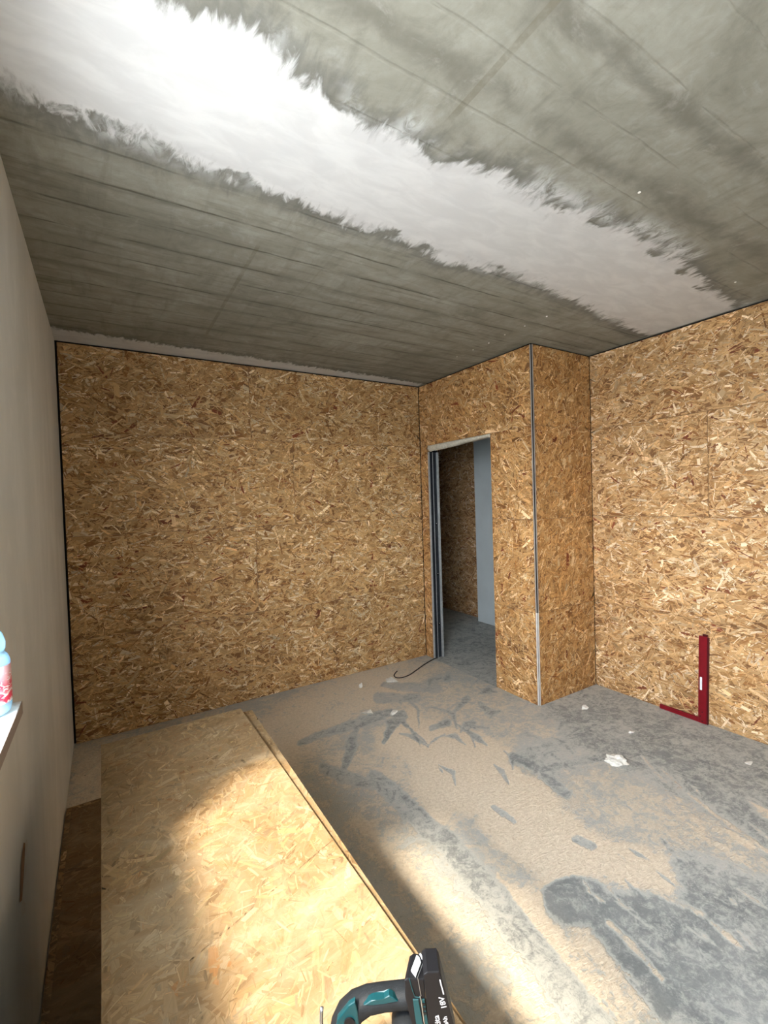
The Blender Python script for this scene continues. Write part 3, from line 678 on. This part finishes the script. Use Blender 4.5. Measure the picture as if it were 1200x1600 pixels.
# rear housing: flat top at .853, front face about .02 towards the viewer
bm = bmesh.new(); add_prism(bm, zz([(.0080, .8500), (.0082, .8250), (.0125, .8050), (.0170, .7860), (.0200, .7400), (.0440, .7400), (.0385, .7875), (.0350, .8520), (.0120, .8528)]), -.020, .016, .002, 2)
for v_ in bm.verts:      # top slopes back on the left
    if v_.co.y > 0 and v_.co.x < .022: v_.co.x += .010 * (v_.co.y / .016)
bm_obj('rear_housing', bm, M_BLK, saw)
bm = bmesh.new(); add_prism(bm, zz([(.0185, .8245), (.0262, .8243), (.0318, .7870), (.0345, .750), (.0255, .750), (.0222, .7875)]), -.0214, -.0195, .0004, 1)
bm_obj('teal_stripe', bm, M_TEAL, saw)
bm = bmesh.new(); add_prism(bm, zz([(.0285, .8243), (.0348, .8240), (.0385, .790), (.0405, .750), (.0370, .750), (.0335, .7875)]), -.0214, -.0195, .0004, 1)
bm_obj('teal_stripe', bm, M_TEAL, saw)
for i in range(3):
    bm = bmesh.new(); add_prism(bm, zz([(.0305 + i * .0006, .8200 - i * .0065), (.0350 + i * .0006, .8195 - i * .0065), (.0352 + i * .0006, .8165 - i * .0065), (.0320 + i * .0006, .8150 - i * .0065)]), -.0222, -.0212, 0)
    bm_obj('vent_slot', bm, M_BLK, saw)
bm = bmesh.new(); add_tube(bm, [(.0285, -.0222, Z(.8300)), (.0300, -.0222, Z(.8243)), (.0335, -.0222, Z(.7880)), (.0360, -.0222, Z(.750))], .0006, 6)
bm_obj('seam_line', bm, M_STEEL, saw)
bm = bmesh.new(); add_tube(bm, [(.0145, -.0200, Z(.8535)), (.0185, -.0216, Z(.8380)), (.0215, -.0216, Z(.8290)), (.0285, -.0216, Z(.8275))], .0006, 6)
bm_obj('seam_line', bm, M_TEAL, saw)
# battery
bm = bmesh.new(); add_prism(bm, zz([(.0345, .8590), (.0400, .8625), (.0560, .8630), (.0592, .8570), (.0668, .8233), (.0746, .7863), (.0800, .7560), (.0440, .7560), (.0390, .7875)]), -.0212, .0135, .0016, 2)
bm_obj('battery', bm, M_BLK, saw)
# silver latch on the flat top, with a thin bright rim
lt = [(.0271, .6515), (.0307, .6480), (.0325, .6405), (.0235, .6211), (.0175, .6299)]
bm = bmesh.new(); a_ = [bm.verts.new((x, y - DR, Z(.8532))) for x, y in lt]; b_ = [bm.verts.new((x, y - DR, Z(.8550))) for x, y in lt]
bm.faces.new(a_); bm.faces.new(b_)
for i in range(5): bm.faces.new((a_[i], a_[(i + 1) % 5], b_[(i + 1) % 5], b_[i]))
bmesh.ops.recalc_face_normals(bm, faces=bm.faces); bm_obj('battery_latch', bm, M_SILV, saw)
bm = bmesh.new(); add_tube(bm, [(.0322, .652 - DR, Z(.8555)), (.0368, .642 - DR, Z(.8555))], .0014, 6); bm_obj('battery_latch', bm, M_SILV, saw)
bm = bmesh.new(); add_tube(bm, [(.0360, .641 - DR, Z(.8548)), (.0262, .620 - DR, Z(.8548)), (.0300, -.0216, Z(.8300))], .0005, 6); bm_obj('seam_line', bm, M_STEEL, saw)
# motor body, gear case, shoe
bm = bmesh.new(); add_tube(bm, [(-.100, 0, Z(.722)), (-.08, 0, Z(.718)), (0.0, 0, Z(.716)), (.050, 0, Z(.718)), (.060, 0, Z(.720))], [.020, .025, .026, .026, .020], 24, ry=[.022, .027, .028, .027, .022], power=2.8, up=(0, 1, 0))
bm_obj('motor_housing', bm, M_TEAL, saw, True)
bm = bmesh.new(); add_tube(bm, [(.010, -.024, Z(.760)), (.010, -.016, Z(.760)), (.010, .014, Z(.760)), (.010, .022, Z(.760))], [.018, .0225, .0225, .018], 28); bm_obj('motor_cap', bm, M_RUB, saw, True)
boxes('gear_case', [(-.125, -.085, -.022, .022, Z(.690), Z(.745))], M_BLK, saw, bev=.005)
boxes('shoe', [(-.140, .060, -.036, .036, 0, .0035)], M_STEEL, saw, bev=.001)
boxes('shoe_bracket', [(-.110, -.04, -.018, .018, .003, Z(.700))], M_STEEL, saw, bev=.002)
bm = bmesh.new(); add_tube(bm, [(-.1135, 0, Z(.735)), (-.1139, 0, Z(.769)), (-.1131, 0, Z(.7880)), (-.1120, 0, Z(.7935))], [.0038, .0038, .0034, .0018], 12, ry=.0026); bm_obj('lever', bm, M_STEEL, saw, True)
def lettering(name, text, x, z, size, ang):
    """raised print on the battery's side, reading upwards, as real mesh"""
    cu = bpy.data.curves.new('print', 'FONT'); cu.body = text; cu.size = size; cu.extrude = .0002; cu.resolution_u = 3; cu.offset = size * .012
    t = bpy.data.objects.new('print', cu); C.objects.link(t)
    bpy.context.view_layer.update()
    me = bpy.data.meshes.new_from_object(t.evaluated_get(bpy.context.evaluated_depsgraph_get())); bpy.data.objects.remove(t)
    me.materials.clear(); o = link(name, me, M_LETT, saw)
    o.location = (x, -.0216, Z(z))
    o.rotation_euler = (Matrix.Rotation(math.radians(ang), 3, Vector((0, -1, 0))) @ Matrix.Rotation(math.pi / 2, 3, 'X')).to_euler()
lettering('maker_lettering', 'makita', .0600, .7720, .0115, 102)
lettering('voltage_lettering', '18V', .0655, .8110, .0110, 102)
lettering('capacity_lettering', '3.0Ah', .0690, .7800, .0085, 102)
bm = bmesh.new(); add_prism(bm, zz([(.0560, .8520), (.0578, .8520), (.0625, .8310), (.0607, .8310)]), -.0218, -.0205, 0); bm_obj('printed_bar', bm, M_LETT, saw)

# ---------------------------------------------------------------- red carpenter's square against the right wall
sq = empty('carpenters_square', (XD, 1.445, 0)); tag(sq, 'red metal carpenter square standing against the right strand-board wall', 'carpenter square')
bm = bmesh.new(); add_box(bm, -.022, -.003, -.022, .026, 0.0, .575, .0012, 1)
for v_ in bm.verts:
    v_.co.y -= v_.co.z * .020; v_.co.x += v_.co.z * .0
up = bm_obj('upright', bm, M_RED, sq)
bm = bmesh.new(); add_box(bm, -.018, -.004, -.034, -.006, .572, .588, .001, 1); bm_obj('end_cap', bm, M_REDD, sq)
bm = bmesh.new(); add_box(bm, -.019, -.005, -.0305, -.0215, .0, .57, .0008, 1)
for v_ in bm.verts: v_.co.y -= v_.co.z * .020
bm_obj('side_edge', bm, M_REDD, sq)
bm = bmesh.new(); add_box(bm, -.020, -.004, .020, .270, 0.0, .030, .0012, 1); bm_obj('base_arm', bm, M_RED, sq)
bm = bmesh.new(); add_box(bm, -.0235, -.0215, .004, .016, .220, .305, .003, 2)
for v_ in bm.verts: v_.co.y -= v_.co.z * .020
bm_obj('sticker', bm, M_STICK, sq)
for y, z in ((.0, .015), (.012, .045), (.0, .075)):
    bm = bmesh.new(); add_tube(bm, [(-.0245, y, z), (-.020, y, z)], .004, 12); bm_obj('rivet', bm, M_REDD, sq)

# ---------------------------------------------------------------- small debris
def chip(name, x, y, s, h, seed, label, cat, mat=M_WHITEPL, group=None, n=14, asp=1.0, rz=0):
    r = random.Random(seed); bm = bmesh.new()
    for i in range(n):
        a = r.uniform(0, 2 * math.pi); q = r.uniform(.55, 1)
        bm.verts.new((math.cos(a) * s * q * asp, math.sin(a) * s * q, r.choice((0, r.uniform(.2, 1) * h))))
    res = bmesh.ops.convex_hull(bm, input=bm.verts)
    bmesh.ops.delete(bm, geom=[g for g in res['geom_interior'] if isinstance(g, bmesh.types.BMVert)], context='VERTS')
    zmin = min(v.co.z for v in bm.verts)
    for v in bm.verts: v.co.z -= zmin
    bmesh.ops.recalc_face_normals(bm, faces=bm.faces)
    o = bm_obj(name, bm, mat); o.location = (x, y, 0.0008); o.rotation_euler = (0, 0, rz)
    return tag(o, label, cat, group)
chip('plaster_chip', 1.548, 2.845, .035, .022, 1, 'left of two white plaster chips at the tip of the dark scrape on the floor', 'plaster chip', asp=1.4, rz=-.4, group='plaster chips on the floor')
chip('plaster_chip', 1.709, 2.73, .032, .018, 2, 'right of two white plaster chips above the dark pointed scrape on the floor', 'plaster chip', asp=1.2, rz=.4, group='plaster chips on the floor')
chip('plaster_chip', 2.02, 3.24, .045, .02, 3, 'flat white plaster chip at the curled end of the brown strap', 'plaster chip', asp=1.5, rz=-.3, group='plaster chips on the floor')
chip('plaster_chip', 1.732, 3.270, .022, .035, 4, 'small upright pale chip on the floor near the back wall', 'plaster chip', group='plaster chips on the floor')
chip('plaster_chip', 2.856, 2.009, .028, .02, 6, 'small white crumb on the floor in front of the boxed-in corner', 'plaster chip', asp=1.3, group='plaster chips on the floor')
chip('plaster_chip', 2.802, 1.642, .022, .02, 7, 'small pale crumb between the boxed-in corner and the big plaster lump', 'plaster chip', asp=1.3, group='plaster chips on the floor')
chip('plaster_chip', 2.995, 1.087, .020, .006, 8, 'bright white sliver on the grey floor at the right, away from the wall', 'plaster chip', asp=1.5, rz=-.6, group='plaster chips on the floor')
# big lump: a small crumpled heap of two joined pieces
bm = bmesh.new(); r = random.Random(11)
bmesh.ops.create_icosphere(bm, subdivisions=3, radius=1)
for v in bm.verts:
    c = v.co.copy(); nz = math.sin(c.x * 5 + 1) * math.cos(c.y * 6) * .28 + math.sin(c.z * 7 + c.x * 4) * .15
    v.co = Vector((c.x * .052, c.y * .042, c.z * .024)) * (1 + nz + r.uniform(-.06, .06)); v.co.z = max(v.co.z, -.012)
zmin = min(v.co.z for v in bm.verts)
for v in bm.verts: v.co.z -= zmin
lump = bm_obj('plaster_lump', bm, M_WHITEPL); lump.location = (2.41, 1.505, .0005); lump.rotation_euler = (0, 0, -.6)
tag(lump, 'largest off-white plaster lump lying on the grey floor right of the sawdust', 'plaster lump')
for i, (x, y, lb) in enumerate([(2.055, 2.71, 'tiny white speck on the dark scuffed floor in front of the doorway')]):
    chip('plaster_speck', x, y, .008, .006, 30 + i, lb, 'plaster speck')
# brown strap: runs from the doorway foot and curls
bm = bmesh.new()
pts = [(2.659, 3.44), (2.60, 3.43), (2.46, 3.375), (2.32, 3.305), (2.205, 3.250), (2.12, 3.235), (2.075, 3.262), (2.085, 3.315), (2.13, 3.36), (2.164, 3.385)]
P = [Vector((x, y, .006)) for x, y in pts]; sp_ = []
for i in range(len(P) - 1):
    p0, p1, p2, p3 = P[max(i - 1, 0)], P[i], P[i + 1], P[min(i + 2, len(P) - 1)]
    for j in range(6):
        t = j / 6; sp_.append(.5 * ((2 * p1) + (p2 - p0) * t + (2 * p0 - 5 * p1 + 4 * p2 - p3) * t * t + (3 * p1 - p0 - 3 * p2 + p3) * t ** 3))
sp_.append(P[-1])
add_tube(bm, sp_, .0055, 8, ry=[.0052 - .0024 * (i / len(sp_)) for i in range(len(sp_))])
cb = bm_obj('strap', bm, M_CABLE, smooth_=True); tag(cb, 'thin dark brown strap curling on the floor from the doorway foot', 'strap')
# straw-like offcut near the left wall
bm = bmesh.new(); add_tube(bm, [(-.150, 3.112, .005), (-.11, 3.175, .006), (-.073, 3.237, .005)], .0035, 6)
ofc = bm_obj('wood_offcut', bm, M_STRAW); tag(ofc, 'thin pale stick on the floor behind the workbench board', 'stick')
# white specks stuck to the slab
for i, (x, y) in enumerate([(2.34, 1.85), (2.34, 2.02), (2.34, 2.19), (2.36, 2.36), (2.36, 2.52), (2.36, 2.70), (1.70, .93), (2.87, 1.08)]):
    bm = bmesh.new(); bmesh.ops.create_icosphere(bm, subdivisions=1, radius=.0062)
    s_ = bm_obj('ceiling_dot', bm, M_WHITEPL); s_.location = (x, y, ZC - .003); s_.scale = (1, 1, .6)
    if i < 6: tag(s_, 'small white dot in the straight row on the raw concrete ceiling before the doorway wall', 'dot', 'row of white dots on the ceiling')
    else: tag(s_, ['lone white dot on the concrete ceiling beyond the plaster strip, nearer the camera', 'lone white dot on the ceiling close to the right wall beside the plaster strip end'][i - 6], 'dot')
